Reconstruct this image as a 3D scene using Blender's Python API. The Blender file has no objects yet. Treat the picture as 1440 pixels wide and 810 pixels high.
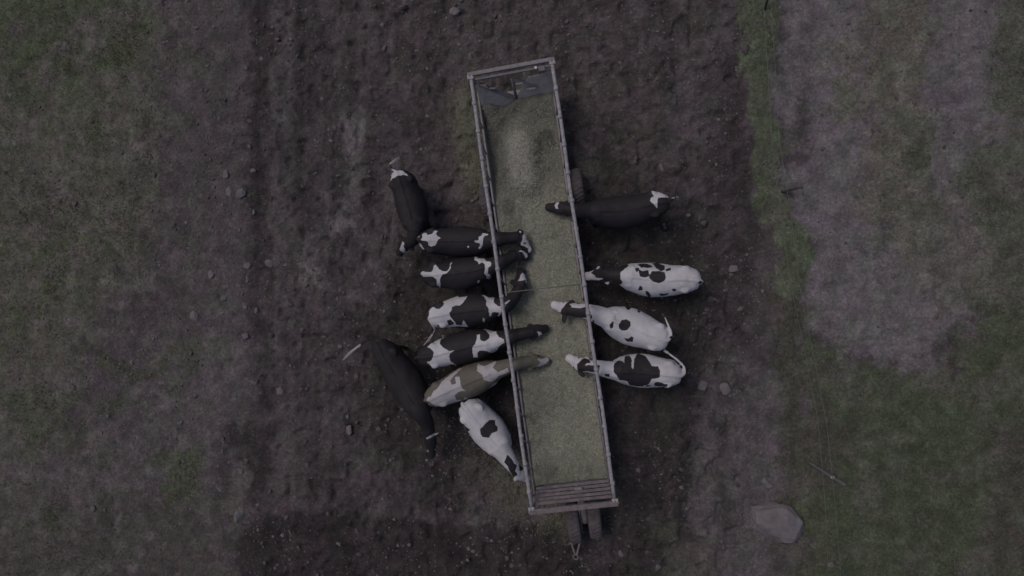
import bpy, math, random
import numpy as np
from mathutils import Vector, Matrix
rng = np.random.default_rng(7); random.seed(7)
SC = bpy.context.scene
# ------------------------------------------------------------------ camera
F, H, TH = 937.0, 14.35, math.radians(7.0)
CAM = np.array([H*math.tan(TH), 0.0, H])
CT, ST = math.cos(TH), math.sin(TH)
cd = bpy.data.cameras.new('camera'); cam = bpy.data.objects.new('camera', cd)
SC.collection.objects.link(cam); SC.camera = cam
cd.sensor_width = 36; cd.lens = 36*F/1440; cd.clip_start = .1; cd.clip_end = 3000
cam.location = CAM; cam.rotation_euler = (0, TH, 0)
def at(px, py, z=0.0):                      # photo pixel -> point of the place at height z
    a, b = (px-720)/F, (405-py)/F
    d = np.array([a*CT-ST, b, -a*ST-CT])
    return CAM + d*((z-H)/d[2])
def topx(P):                                # point -> photo pixel (vectorised)
    D = P-CAM
    x = D[..., 0]*CT - D[..., 2]*ST*1.0
    zc = D[..., 0]*ST + D[..., 2]*CT
    return 720+F*x/(-zc), 405-F*D[..., 1]/(-zc)
# ------------------------------------------------------------------ noise
_lat = rng.random((256, 256))
_lat3 = rng.random((64, 64, 64))
def vn(x, y):
    xi, yi = np.floor(x).astype(int), np.floor(y).astype(int)
    fx, fy = x-xi, y-yi
    fx, fy = fx*fx*(3-2*fx), fy*fy*(3-2*fy)
    a = _lat[xi & 255, yi & 255]; b = _lat[(xi+1) & 255, yi & 255]
    c = _lat[xi & 255, (yi+1) & 255]; d = _lat[(xi+1) & 255, (yi+1) & 255]
    return (a*(1-fx)+b*fx)*(1-fy)+(c*(1-fx)+d*fx)*fy
def fbm(x, y, o=4, g=.5):
    s = 0; w = 1; t = 0
    for i in range(o):
        s = s + w*vn(x*2**i+17.3*i, y*2**i+5.1*i); t += w; w *= g
    return s/t*2-1
def vn3(P):
    I = np.floor(P).astype(int); f = P-I; f = f*f*(3-2*f)
    r = 0
    for dx in (0, 1):
        for dy in (0, 1):
            for dz in (0, 1):
                w = (f[:, 0] if dx else 1-f[:, 0])*(f[:, 1] if dy else 1-f[:, 1])*(f[:, 2] if dz else 1-f[:, 2])
                r = r+w*_lat3[(I[:, 0]+dx) & 63, (I[:, 1]+dy) & 63, (I[:, 2]+dz) & 63]
    return r*2-1
def sdf(px, py, poly):                      # signed distance, positive inside
    P = np.asarray(poly, float); n = len(P)
    d = np.full(px.shape, 1e18); ins = np.zeros(px.shape, bool)
    for i in range(n):
        a, b = P[i], P[(i+1) % n]
        ex, ey = b-a; wx, wy = px-a[0], py-a[1]
        t = np.clip((wx*ex+wy*ey)/(ex*ex+ey*ey+1e-12), 0, 1)
        d = np.minimum(d, (wx-ex*t)**2+(wy-ey*t)**2)
        if abs(ey) > 1e-12:
            c = ((a[1] > py) != (b[1] > py)) & (px < ex*(py-a[1])/ey+a[0])
            ins ^= c
    return np.where(ins, 1, -1)*np.sqrt(d)
def sstep(a, b, x):
    t = np.clip((x-a)/(b-a), 0, 1); return t*t*(3-2*t)
# ------------------------------------------------------------------ objects
def tag(o, label=None, cat=None, group=None, kind=None):
    for k, v in (('label', label), ('category', cat), ('group', group), ('kind', kind)):
        if v: o[k] = v
    return o
def empty(name, loc, rz=0.0):
    o = bpy.data.objects.new(name, None); SC.collection.objects.link(o)
    o.location = tuple(loc); o.rotation_euler = (0, 0, rz); o.empty_display_size = .2
    return o
def link(name, me, mat, parent=None, loc=(0, 0, 0)):
    if mat is not None: me.materials.append(mat)
    o = bpy.data.objects.new(name, me); SC.collection.objects.link(o)
    o.parent = parent; o.location = tuple(loc)
    return o
def npmesh(name, V, Fc, smooth=True):
    V = np.asarray(V, np.float32); Fc = np.asarray(Fc, np.int32); k = Fc.shape[1]
    me = bpy.data.meshes.new(name)
    me.vertices.add(len(V)); me.vertices.foreach_set('co', V.ravel())
    me.loops.add(Fc.size); me.loops.foreach_set('vertex_index', Fc.ravel())
    me.polygons.add(len(Fc)); me.polygons.foreach_set('loop_start', np.arange(0, Fc.size, k, dtype=np.int32))
    me.polygons.foreach_set('use_smooth', np.full(len(Fc), smooth))
    me.update(calc_edges=True)
    return me
class MB:
    def __init__(s): s.v = []; s.f = []
    def add(s, V, Fs):
        n = len(s.v); s.v += [tuple(map(float, p)) for p in V]; s.f += [tuple(i+n for i in f) for f in Fs]; return s
    def box(s, c, size, R=None):
        c = np.array(c, float); h = np.array(size, float)/2; V = []
        for z in (-1, 1):
            for y in (-1, 1):
                for x in (-1, 1):
                    p = h*(x, y, z)
                    if R is not None: p = R@p
                    V.append(c+p)
        return s.add(V, [(0, 2, 3, 1), (4, 5, 7, 6), (0, 1, 5, 4), (2, 6, 7, 3), (0, 4, 6, 2), (1, 3, 7, 5)])
    def beam(s, a, b, w, h, up=(0, 0, 1)):
        a = np.array(a, float); b = np.array(b, float); d = b-a; L = np.linalg.norm(d); d /= L
        u = np.array(up, float); x = np.cross(d, u)
        if np.linalg.norm(x) < 1e-3: x = np.cross(d, (1, 0, 0))
        x /= np.linalg.norm(x); z = np.cross(x, d)
        return s.box((a+b)/2, (w, L, h), np.stack([x, d, z], 1))
    def tube(s, pts, r, n=10, closed=True, squash=1.0):
        P = [np.array(p, float) for p in pts]; R = r if hasattr(r, '__len__') else [r]*len(P)
        V = []; Fs = []; prev = None
        for i, p in enumerate(P):
            d = P[min(i+1, len(P)-1)]-P[max(i-1, 0)]; d = d/(np.linalg.norm(d)+1e-9)
            if prev is None:
                x = np.cross(d, (0, 0, 1))
                if np.linalg.norm(x) < .1: x = np.cross(d, (1, 0, 0))
            else: x = prev-d*np.dot(prev, d)
            x /= np.linalg.norm(x); prev = x; y = np.cross(d, x)
            for k in range(n):
                a = 2*math.pi*k/n; V.append(p+R[i]*(x*math.cos(a)+y*math.sin(a)*squash))
        for i in range(len(P)-1):
            for k in range(n):
                a, b = i*n+k, i*n+(k+1) % n; Fs.append((a, b, b+n, a+n))
        Fs.append(tuple(range(n))[::-1]); Fs.append(tuple((len(P)-1)*n+k for k in range(n)))
        return s.add(V, Fs)
    def ell(s, c, r, R=None, nu=16, nv=10):
        V = []; Fs = []; c = np.array(c, float)
        for j in range(nv+1):
            ph = math.pi*j/nv
            for i in range(nu):
                a = 2*math.pi*i/nu
                p = np.array((math.sin(ph)*math.cos(a), math.sin(ph)*math.sin(a), math.cos(ph)))*r
                V.append(c+(R@p if R is not None else p))
        for j in range(nv):
            for i in range(nu):
                a, b = j*nu+i, j*nu+(i+1) % nu; Fs.append((a, a+nu, b+nu, b))
        return s.add(V, Fs)
    def mesh(s, name, smooth=False):
        me = bpy.data.meshes.new(name); me.from_pydata(s.v, [], s.f); me.update()
        if smooth: me.polygons.foreach_set('use_smooth', [True]*len(me.polygons))
        return me
    def build(s, name, mat, parent=None, loc=(0, 0, 0), smooth=False, bevel=0):
        o = link(name, s.mesh(name, smooth), mat, parent, loc)
        if bevel:
            m = o.modifiers.new('bevel', 'BEVEL'); m.width = bevel; m.segments = 2; m.limit_method = 'ANGLE'
        return o
# ------------------------------------------------------------------ materials
def mat(name, rough=.8, spec=.2):
    m = bpy.data.materials.new(name); m.use_nodes = True
    b = m.node_tree.nodes['Principled BSDF']
    b.inputs['Roughness'].default_value = rough; b.inputs['Specular IOR Level'].default_value = spec
    return m, m.node_tree, b
def N(t, ty, **kw):
    n = t.nodes.new(ty)
    for k, v in kw.items():
        if k in n.inputs: n.inputs[k].default_value = v
        else: setattr(n, k, v)
    return n
def noise(t, scale, detail=4, rough=.6, vec=None, dist=0):
    n = N(t, 'ShaderNodeTexNoise', Scale=scale, Detail=detail, Roughness=rough, Distortion=dist)
    if vec is None: vec = N(t, 'ShaderNodeNewGeometry').outputs['Position']
    t.links.new(vec, n.inputs['Vector']); return n.outputs['Fac']
def ramp(t, fac, stops):
    r = N(t, 'ShaderNodeValToRGB'); e = r.color_ramp.elements
    while len(e) < len(stops): e.new(.5)
    for k, (p, c) in enumerate(stops):
        e[k].position = p; e[k].color = (*c, 1) if len(c) == 3 else c
    t.links.new(fac, r.inputs[0]); return r.outputs[0]
def mix(t, a, b, fac, mode='MIX'):
    m = N(t, 'ShaderNodeMix', data_type='RGBA', blend_type=mode)
    for v, i in ((a, 6), (b, 7), (fac, 0)):
        if hasattr(v, 'links'): t.links.new(v, m.inputs[i])
        else: m.inputs[i].default_value = (*v, 1) if isinstance(v, tuple) and len(v) == 3 else v
    return m.outputs[2]
def math_(t, op, a, b=0.0):
    m = N(t, 'ShaderNodeMath', operation=op)
    for v, i in ((a, 0), (b, 1)):
        if hasattr(v, 'links'): t.links.new(v, m.inputs[i])
        else: m.inputs[i].default_value = v
    return m.outputs[0]
def bump(t, b, h, strength=.5, dist=.02):
    n = N(t, 'ShaderNodeBump', Strength=strength, Distance=dist)
    t.links.new(h, n.inputs['Height']); t.links.new(n.outputs[0], b.inputs['Normal'])
def g3(v): return (v, v, v)
def simple(name, c1, c2, scale=8, rough=.8, spec=.2, bscale=60, bstr=.3, metal=0, dist=.004, detail=5):
    m, t, b = mat(name, rough, spec); b.inputs['Metallic'].default_value = metal
    obj = N(t, 'ShaderNodeTexCoord').outputs['Object']
    t.links.new(ramp(t, noise(t, scale, detail, .65, obj), [(.3, c1), (.7, c2)]), b.inputs['Base Color'])
    bump(t, b, noise(t, bscale, 4, .6, obj), bstr, dist)
    return m
M = {}
# ground
m, t, b = mat('mud', .85, .12)
att = N(t, 'ShaderNodeAttribute', attribute_name='col').outputs['Color']
pos = N(t, 'ShaderNodeNewGeometry').outputs['Position']
n1 = ramp(t, noise(t, 3.2, 8, .68, pos, .4), [(.30, g3(.64)), (.5, g3(.98)), (.72, g3(1.45))])
n2 = ramp(t, noise(t, 17, 6, .7, pos, .3), [(.30, g3(.70)), (.5, g3(.98)), (.74, g3(1.55))])
n3 = ramp(t, noise(t, 48, 4, .7, pos), [(.32, g3(.80)), (.5, g3(1.0)), (.68, g3(1.3))])
c = mix(t, att, n1, 1.0, 'MULTIPLY'); c = mix(t, c, n2, 1.0, 'MULTIPLY'); c = mix(t, c, n3, 1.0, 'MULTIPLY')
hue = ramp(t, noise(t, 1.7, 5, .6, pos), [(.35, (1.06, .97, 1.05)), (.65, (.96, 1.04, .94))])
c = mix(t, c, hue, 1.0, 'MULTIPLY')
vor = N(t, 'ShaderNodeTexVoronoi', Scale=9.0); t.links.new(pos, vor.inputs['Vector'])
chips = ramp(t, vor.outputs['Distance'], [(.10, g3(1)), (.17, g3(0))])
gate = ramp(t, noise(t, 2.1, 3, .6, pos), [(.52, g3(0)), (.62, g3(.75))])
c = mix(t, c, (.22, .20, .20), mix(t, g3(0), chips, gate, 'MIX'))
t.links.new(c, b.inputs['Base Color'])
hh = math_(t, 'ADD', noise(t, 14, 8, .7, pos), math_(t, 'MULTIPLY', noise(t, 45, 5, .7, pos), .4))
bump(t, b, hh, .8, .035)
M['ground'] = m
# grass
m, t, b = mat('grass_blades', .75, .1)
att = N(t, 'ShaderNodeAttribute', attribute_name='col').outputs['Color']
t.links.new(att, b.inputs['Base Color']); M['blades'] = m
M['stone'] = simple('pale_stone', (.13, .12, .13), (.21, .195, .21), 9, .85, .15, 30, .5, dist=.01)
M['boulder'] = simple('boulder', (.15, .135, .145), (.235, .215, .23), 5, .9, .1, 22, .6, dist=.015)
M['clod'] = simple('clod', (.075, .066, .070), (.16, .143, .148), 3, .9, .1, 40, .5, dist=.01)
M['galv'] = simple('galvanised_steel', (.22, .21, .235), (.44, .42, .455), 14, .6, .35, 90, .25)
M['galv_dark'] = simple('weathered_steel', (.13, .12, .135), (.22, .205, .225), 10, .7, .3, 70, .3)
M['wood'] = simple('weathered_wood', (.12, .10, .112), (.24, .21, .225), 9, .85, .15, 60, .5)
M['wood_pale'] = simple('pale_wood', (.20, .185, .195), (.30, .28, .295), 12, .85, .15, 60, .4)
M['steel_sheet'] = simple('dusty_sheet', (.20, .185, .195), (.33, .305, .32), 5, .75, .2, 50, .2)
M['panel'] = simple('grey_panel', (.42, .37, .35), (.60, .53, .51), 5, .8, .2, 40, .2)
M['tyre'] = simple('dusty_rubber', (.075, .067, .072), (.125, .114, .122), 7, .9, .15, 60, .4)
M['rim'] = simple('rim_steel', (.10, .09, .09), (.16, .14, .14), 6, .7, .3, 50, .2)
M['wire'] = simple('fence_wire', (.135, .138, .125), (.185, .188, .17), 6, .5, .3, 60, .1)
M['post_dark'] = simple('dark_post', (.06, .055, .058), (.10, .092, .096), 9, .9, .1, 60, .4)
M['post'] = simple('grey_post', (.09, .085, .09), (.16, .15, .16), 9, .9, .1, 60, .4)
M['tag'] = simple('ear_tag', (.62, .6, .6), (.68, .66, .66), 5, .6, .3)
M['eye'] = simple('eye', (.01, .01, .012), (.015, .012, .012), 5, .15, .5)
M['hair'] = simple('tail_hair', (.40, .38, .40), (.52, .50, .52), 20, .8, .15)
M['straw'] = simple('straw', (.20, .19, .155), (.30, .28, .235), 9, .9, .1)
# feed
m, t, b = mat('chopped_feed', .95, .08)
pos = N(t, 'ShaderNodeNewGeometry').outputs['Position']
att = N(t, 'ShaderNodeAttribute', attribute_name='col').outputs['Color']
n1 = ramp(t, noise(t, 5, 6, .65, pos, .3), [(.3, g3(.84)), (.7, g3(1.14))])
n2 = ramp(t, noise(t, 48, 4, .7, pos), [(.32, g3(.68)), (.5, g3(1.0)), (.68, g3(1.34))])
c = mix(t, att, n1, 1.0, 'MULTIPLY'); c = mix(t, c, n2, 1.0, 'MULTIPLY')
t.links.new(c, b.inputs['Base Color'])
bump(t, b, noise(t, 55, 5, .7, pos), .8, .02); M['feed'] = m
# coats
def coat(name, dark1, dark2, white1=(.53, .52, .565), white2=(.65, .64, .68)):
    m, t, b = mat(name, .62, .2)
    pos = N(t, 'ShaderNodeNewGeometry').outputs['Position']
    at_ = N(t, 'ShaderNodeAttribute', attribute_name='coat').outputs['Fac']
    v = math_(t, 'ADD', at_, math_(t, 'MULTIPLY', math_(t, 'SUBTRACT', noise(t, 38, 3, .6, pos), .5), .022))
    f = N(t, 'ShaderNodeMapRange'); f.inputs[1].default_value = -.004; f.inputs[2].default_value = .004
    t.links.new(v, f.inputs[0])
    w = ramp(t, noise(t, 3.5, 5, .6, pos), [(.3, white1), (.7, white2)])
    dirt = ramp(t, noise(t, 2.3, 6, .7, pos, .5), [(.50, g3(0)), (.74, g3(.5))])
    w = mix(t, w, (.30, .26, .25), dirt)
    d = ramp(t, noise(t, 4, 5, .6, pos), [(.3, dark1), (.7, dark2)])
    dd = N(t, 'ShaderNodeAttribute', attribute_name='leg').outputs['Fac']
    c = mix(t, d, w, f.outputs[0]); c = mix(t, c, (.05, .043, .043), math_(t, 'MULTIPLY', dd, .8))
    t.links.new(c, b.inputs['Base Color'])
    bump(t, b, noise(t, 70, 4, .65, pos), .35, .008)
    return m
M['coat_black'] = coat('black_and_white_hide', (.028, .025, .029), (.036, .032, .037))
M['coat_brown'] = coat('brown_and_white_hide', (.125, .114, .096), (.165, .152, .128), (.42, .40, .435), (.52, .49, .53))
# ------------------------------------------------------------------ ground
def axis(lo, hi, step, far):
    core = np.arange(lo, hi+1e-6, step); out = []; s = step; x = hi
    while x < far:
        s *= 1.35; x += s; out.append(x)
    out = np.array(out); return np.concatenate([(lo-(out-hi))[::-1], core, out])
gx, gy = axis(-13, 12.4, .034, 400), axis(-7.3, 7.3, .034, 400)
def ground_px(X, Y):
    return topx(np.stack([X, Y, np.zeros_like(X)], -1))
# macro zones, traced as soft outlines on the ground; (polygon, softness px, colour, opacity)
BASE = (.066, .056, .060)
Z = []
def zone(poly, col, soft=30, op=1.0, warp=22): Z.append((poly, col, soft, op, warp))
DRY = (.108, .096, .103); DARK = (.046, .038, .042); PALE = (.132, .118, .130); GR = (.068, .076, .056); GRG = (.084, .080, .068)
zone([(-900, -900), (225, -900), (235, 100), (215, 300), (190, 400), (100, 500), (60, 900), (-900, 900)], (.074, .070, .062), 60)
zone([(-900, -900), (190, -900), (180, 20), (120, 130), (-900, 160)], (.058, .062, .048), 50, .9, 40)
zone([(230, -900), (350, -900), (345, 560), (300, 640), (210, 500), (240, 250)], (.080, .069, .074), 30, .9)
zone([(200, 480), (345, 450), (345, 640), (250, 690), (30, 720), (-60, 690), (90, 620)], (.092, .080, .086), 50, .9)
zone([(-100, 520), (90, 560), (60, 650), (-100, 650)], (.064, .062, .054), 40, .9, 35)
zone([(-400, 700), (340, 690), (340, 1400), (-400, 1400)], (.074, .067, .066), 40, .8)
zone([(390, -900), (540, -900), (500, 160), (480, 420), (395, 420)], (.070, .060, .065), 25, .8)
zone([(545, -900), (1000, -900), (1000, 200), (840, 260), (660, 320), (600, 200), (545, 100)], (.072, .061, .065), 40, .9)
zone([(348, -300), (380, -300), (384, 130), (383, 400), (374, 560), (356, 560), (366, 400), (350, 250)], DARK, 12, .92, 14)
zone([(383, 60), (405, 60), (402, 380), (386, 420)], (.092, .080, .087), 8, .8, 6)
zone([(478, 165), (508, 160), (512, 250), (500, 330), (470, 330), (480, 245)], (.125, .112, .120), 14, .95, 10)
zone([(420, 330), (440, 330), (442, 400), (418, 400)], (.118, .105, .113), 12, .9, 8)
zone([(440, 430), (520, 420), (500, 470), (450, 500)], (.084, .073, .078), 20, .7)
zone([(320, 600), (385, 585), (390, 690), (330, 700)], (.042, .035, .038), 26, .85, 20)
zone([(390, 600), (560, 560), (600, 640), (520, 690), (420, 705), (385, 690)], (.076, .065, .070), 25, .8)
zone([(338, 735), (420, 715), (520, 730), (700, 745), (960, 700), (1000, 1500), (338, 1500)], (.040, .033, .036), 10, .97, 12)
zone([(500, 440), (640, 300), (680, 330), (720, 640), (660, 720), (590, 680), (490, 600), (480, 480)], (.041, .035, .037), 46, .95)  # dark trampled mud, with shade around the left cows painted into its colour
zone([(815, 200), (900, 230), (1020, 330), (1010, 480), (970, 620), (1000, 830), (870, 820)], (.044, .038, .040), 46, 1)  # dark mud plus painted shade beside the wagon and under the right cows
zone([(1005, 60), (1030, 60), (1065, 300), (1050, 480), (1010, 440), (1030, 300)], DARK, 16, .8, 10)
zone([(930, 150), (990, 100), (1030, 330), (980, 300)], (.066, .056, .061), 20, .8)
zone([(960, 800), (1000, 560), (985, 520), (1060, 510), (1115, 560), (1110, 700), (1060, 1500), (940, 1500)], (.096, .084, .091), 30, .9, 24)
zone([(1010, 510), (1065, 480), (1060, 400), (1075, 380), (1110, 470), (1100, 520)], (.062, .055, .058), 16, .8)
zone([(1075, -900), (1240, -900), (1235, 200), (1260, 350), (1330, 480), (1340, 540), (1200, 520), (1125, 450), (1112, 300), (1095, 120)], PALE, 34, .95, 44)
zone([(1240, -900), (1440, -900), (1440, 130), (1380, 260), (1370, 470), (1250, 470), (1225, 280), (1240, 120)], PALE, 30, .95, 34)
zone([(1225, -900), (1300, -900), (1312, 160), (1320, 330), (1270, 360), (1225, 250), (1215, 100)], (.088, .082, .072), 26, .95, 26)
zone([(1165, 60), (1200, 60), (1205, 160), (1170, 180)], (.096, .092, .076), 22, .7, 20)
zone([(1200, 200), (1260, 200), (1250, 330), (1190, 320)], (.094, .089, .076), 26, .7, 24)
zone([(1270, 150), (1310, 160), (1320, 290), (1285, 330), (1265, 260)], (.066, .070, .056), 20, .9, 20)
zone([(1385, -900), (2400, -900), (2400, 900), (1380, 900), (1370, 420), (1345, 260), (1385, 180), (1410, 80)], (.068, .070, .058), 30, .95, 26)
zone([(1250, 250), (1300, 240), (1440, 400), (1330, 440), (1240, 400)], (.092, .086, .078), 24, .7, 26)
zone([(1120, 470), (1200, 520), (1340, 515), (1370, 430), (2400, 420), (2400, 2000), (1120, 2000)], (.054, .060, .043), 40, 1, 34)
zone([(1140, 560), (1200, 580), (1190, 680), (1130, 680)], (.070, .064, .056), 22, .8, 26)
zone([(1210, 520), (1350, 560), (1330, 720), (1200, 720)], (.052, .060, .042), 40, .8, 30)
zone([(1380, 600), (1440, 590), (1460, 800), (1380, 790)], (.072, .066, .060), 30, .8, 30)
zone([(1300, 510), (1350, 505), (1345, 545), (1290, 540)], (.085, .082, .07), 14, .6, 16)
zone([(1028, -900), (1078, -900), (1092, 60), (1090, 130), (1100, 260), (1128, 310), (1135, 400), (1112, 440), (1090, 380), (1065, 290), (1048, 170), (1030, 60)], GR, 10, 1, 16)
zone([(1085, 400), (1125, 430), (1118, 560), (1128, 830), (1115, 830), (1098, 560)], (.052, .050, .042), 16, .9, 12)
zone([(225, 640), (280, 640), (270, 720), (230, 720)], (.060, .068, .046), 16, .8, 18)
zone([(30, 560), (90, 570), (80, 620), (40, 620)], (.058, .064, .046), 20, .8, 20)
zone([(930, 745), (1000, 740), (1040, 1000), (950, 1000)], (.066, .066, .052), 25, .6, 22)
zone([(330, 650), (350, 665), (345, 725), (315, 720)], (.11, .10, .10), 8, .7, 10)
zone([(645, 120), (672, 120), (684, 250), (672, 270), (652, 235)], (.098, .098, .078), 14, .95, 14)
zone([(735, 630), (700, 655), (690, 690), (720, 720), (770, 745), (830, 730), (850, 700), (760, 640)], (.072, .072, .056), 30, .55, 30)
zone([(415, 0), (425, 0), (430, 330), (420, 330)], (.044, .037, .041), 8, .6, 8)
zone([(395, 60), (408, 60), (407, 300), (397, 420)], (.075, .065, .071), 8, .7, 8)
zone([(505, 150), (520, 150), (545, 420), (530, 420)], (.044, .037, .041), 12, .5, 12)
zone([(940, 60), (955, 60), (985, 330), (970, 330)], (.042, .035, .039), 10, .6, 10)
zone([(870, 40), (885, 40), (905, 240), (890, 240)], (.046, .039, .042), 10, .5, 10)
def zones(X, Y):
    px, py = ground_px(X, Y)
    wx, wy = fbm(X*1.3, Y*1.3, 5, .6), fbm(X*1.3+50, Y*1.3+9, 5, .6)
    fine = fbm(X*5, Y*5, 5, .75)
    col = np.empty(X.shape+(3,)); col[:] = np.array(BASE)*np.array((1.42, 1.40, 1.46))
    streak = fbm(X*2.2, Y*.5+3, 5, .65)
    col *= (1+.16*streak)[..., None]
    for poly, c, soft, op, warp in Z:
        d = sdf(px+wx*warp*1.6, py+wy*warp*1.6, poly)+fine*(soft*1.1+7)
        a = sstep(-soft*.5, soft*.5, d)*op
        k = 1.33*(1.32 if c[1] > c[0]*.93 else 1.0)
        col = col*(1-a[..., None])+np.array(c)*k*a[..., None]
    col = col*np.array((.99, 1.025, .99))
    lump = fbm(X*3.4+9, Y*2.6+2, 5, .72); cen = sstep(335, 400, px)*(1-sstep(1010, 1070, px))
    col = col*(1+.28*lump*(.5+sstep(-.4, .4, fbm(X*.6+3, Y*.6+1, 3))))[..., None]
    lane = fbm(X*3.0+20, Y*.22+5, 4, .6); col = col*(1+(.12+.22*cen)*lane)[..., None]
    sm_ = sstep(.10, .34, fbm(X*1.1+60, Y*.55+33, 5, .68))*cen*(1-.8*np.exp(-((px-(700+.14*(py-400)))/230)**4)*sstep(200, 320, py))
    col = col*(1-.55*sm_[..., None])+np.array((.118, .106, .114))*.55*sm_[..., None]
    wet = sstep(.05, .32, fbm(X*.9+80, Y*.9+13, 5, .68))*cen
    col = col*(1-.24*wet[..., None])
    left = sstep(330, 190, px+wx*60); low = 1-.55*sstep(420, 620, py)
    g1 = fbm(X*1.1+11, Y*1.1+4, 6, .68); g2 = fbm(X*4.5+1, Y*4.5, 4, .7)
    gr = sstep(-.02, .28, g1+.35*g2-.12+.25*sstep(300, 0, py)*sstep(230, 120, px))*left*low
    col = col*(1-.85*gr[..., None])+np.array((.092, .110, .066))*.85*gr[..., None]
    dr = sstep(.08, .4, fbm(X*2.6+40, Y*2.6+4, 6, .72))*left
    col = col*(1-.75*dr[..., None])+np.array((.155, .141, .141))*.75*dr[..., None]
    rt = sstep(1060, 1110, px+wx*20)
    dr = sstep(.0, .35, fbm(X*1.5+70, Y*1.5+14, 6, .66))*rt
    col = col*(1-.3*dr[..., None])+np.array((.128, .120, .116))*.45*dr[..., None]
    return col, px, py
X, Y = np.meshgrid(gx, gy, indexing='ij')
COL, PX, PY = zones(X, Y)
px_poly = [(1028, -900), (1078, -900), (1092, 60), (1090, 130), (1100, 260), (1128, 310), (1135, 400), (1112, 440), (1090, 380), (1065, 290), (1048, 170), (1030, 60)]
def height(X, Y, px, py):
    near = np.exp(-np.maximum(0, np.hypot(X, Y)-16)**2/400)
    mud = sstep(335, 400, px)*(1-sstep(1010, 1090, px))
    h = .05*fbm(X*.5, Y*.5, 3)+(.034+.034*mud)*fbm(X*3.1, Y*3.1, 4, .6)+(.018+.024*mud)*fbm(X*9, Y*8, 3, .75)
    h -= .10*np.exp(-((px-366)/12)**2)*sstep(600, 520, py)+.03*np.exp(-((px-425)/6)**2)*sstep(400, 330, py)+.035*np.exp(-((px-948-.1*(py-60))/7)**2)*sstep(340, 280, py)*sstep(40, 80, py)                 # wheel rut
    h += .035*np.exp(-((px-392)/9)**2)*(py < 480)
    pits = vn(X*5.5+3, Y*5.5+8); h -= .07*mud*sstep(.64, .82, pits)   # hoof prints
    h += .03*sstep(-10, 20, sdf(px, py, px_poly))
    return h*near*.9
Hh = height(X, Y, PX, PY)
nx, ny = X.shape
idx = np.arange(nx*ny).reshape(nx, ny)
Fq = np.stack([idx[:-1, :-1], idx[1:, :-1], idx[1:, 1:], idx[:-1, 1:]], -1).reshape(-1, 4)
me = npmesh('ground', np.stack([X, Y, Hh], -1).reshape(-1, 3), Fq)
def setcol(me, C):
    ca = me.color_attributes.new('col', 'FLOAT_COLOR', 'POINT')
    ca.data.foreach_set('color', np.concatenate([C, np.ones((len(C), 1))], 1).astype(np.float32).ravel())
setcol(me, COL.reshape(-1, 3))
tag(link('ground', me, M['ground']), kind='structure')
def gz(x, y):
    x = np.atleast_1d(np.asarray(x, float)); y = np.atleast_1d(np.asarray(y, float))
    px, py = ground_px(x, y); return height(x, y, px, py)
# ------------------------------------------------------------------ loose stuff
def scatter_blades(name, label, n, xr, yr, dens, L, W, tint, lean=.5, zfun=gz, kind='stuff', mat_=None, cat='grass', colf=None):
    x = rng.uniform(*xr, n); y = rng.uniform(*yr, n)
    keep = rng.random(n) < dens(x, y); x, y = x[keep], y[keep]; n = len(x)
    z = zfun(x, y)-.005; a = rng.uniform(0, 2*math.pi, n); l = rng.uniform(*L, n); w = rng.uniform(*W, n)
    tl = np.minimum(rng.uniform(.1, lean, n)**(.5 if lean >= 1 else 1), .97)*math.pi/2
    dx, dy = np.cos(a), np.sin(a); sx, sy = -dy*w/2, dx*w/2
    hx, hz = np.sin(tl)*l, np.cos(tl)*l
    V = np.stack([np.stack([x-sx, y-sy, z], 1), np.stack([x+sx, y+sy, z], 1),
                  np.stack([x+sx*.7+dx*hx*.5, y+sy*.7+dy*hx*.5, z+hz*.62], 1), np.stack([x+dx*hx, y+dy*hx, z+hz*.9], 1)], 1).reshape(-1, 3)
    Fq = np.arange(n*4).reshape(-1, 4)
    me = npmesh(name, V, Fq, False)
    C = colf(x, y, n) if colf else np.array(tint)*(1+.0*x[:, None])
    setcol(me, np.repeat(C*rng.uniform(.7, 1.35, (n, 1)), 4, 0))
    return tag(link(name, me, mat_ or M['blades']), label, cat, kind=kind)
def strawd(x, y):
    px, py = ground_px(x, y); f = fbm(x*1.4+5, y*1.4+8, 5, .7)
    return sstep(.02, .35, f)*np.maximum(sstep(300, 180, px), .5*sstep(1100, 1180, px))
def greenness(x, y):
    c, px, py = zones(x, y)
    return np.clip((c[:, 1]/(c[:, 0]+c[:, 2])*2-.955)*7, 0, 1), px, py, c
def gdens(x, y):
    g, px, py, c = greenness(x, y)
    patch = sstep(-.15, .35, fbm(x*1.1+7, y*1.1, 5, .6))
    return np.clip(g*(.25+.75*patch), 0, 1)
def gcol(x, y, n):
    g, px, py, c = greenness(x, y)
    base = np.array((.105, .120, .075)); dry = np.array((.19, .175, .145))
    k = (rng.random(n) < .28)[:, None]
    return np.where(k, dry, base)*.6+c*.5
scatter_blades('grass', 'short sparse grass growing over the dry ground and verges', 330000, (-12.5, 12), (-7, 7), gdens, (.03, .10), (.006, .014), None, .8, colf=gcol)
scatter_blades('dry_grass', 'pale dead grass strands tangled over the sparse turf', 60000, (-12.5, 12), (-7, 7), strawd, (.06, .2), (.006, .012), None, 1.0, cat='dry grass', colf=lambda x, y, n: np.array((.165, .158, .138))*np.ones((n, 1)))
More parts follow.
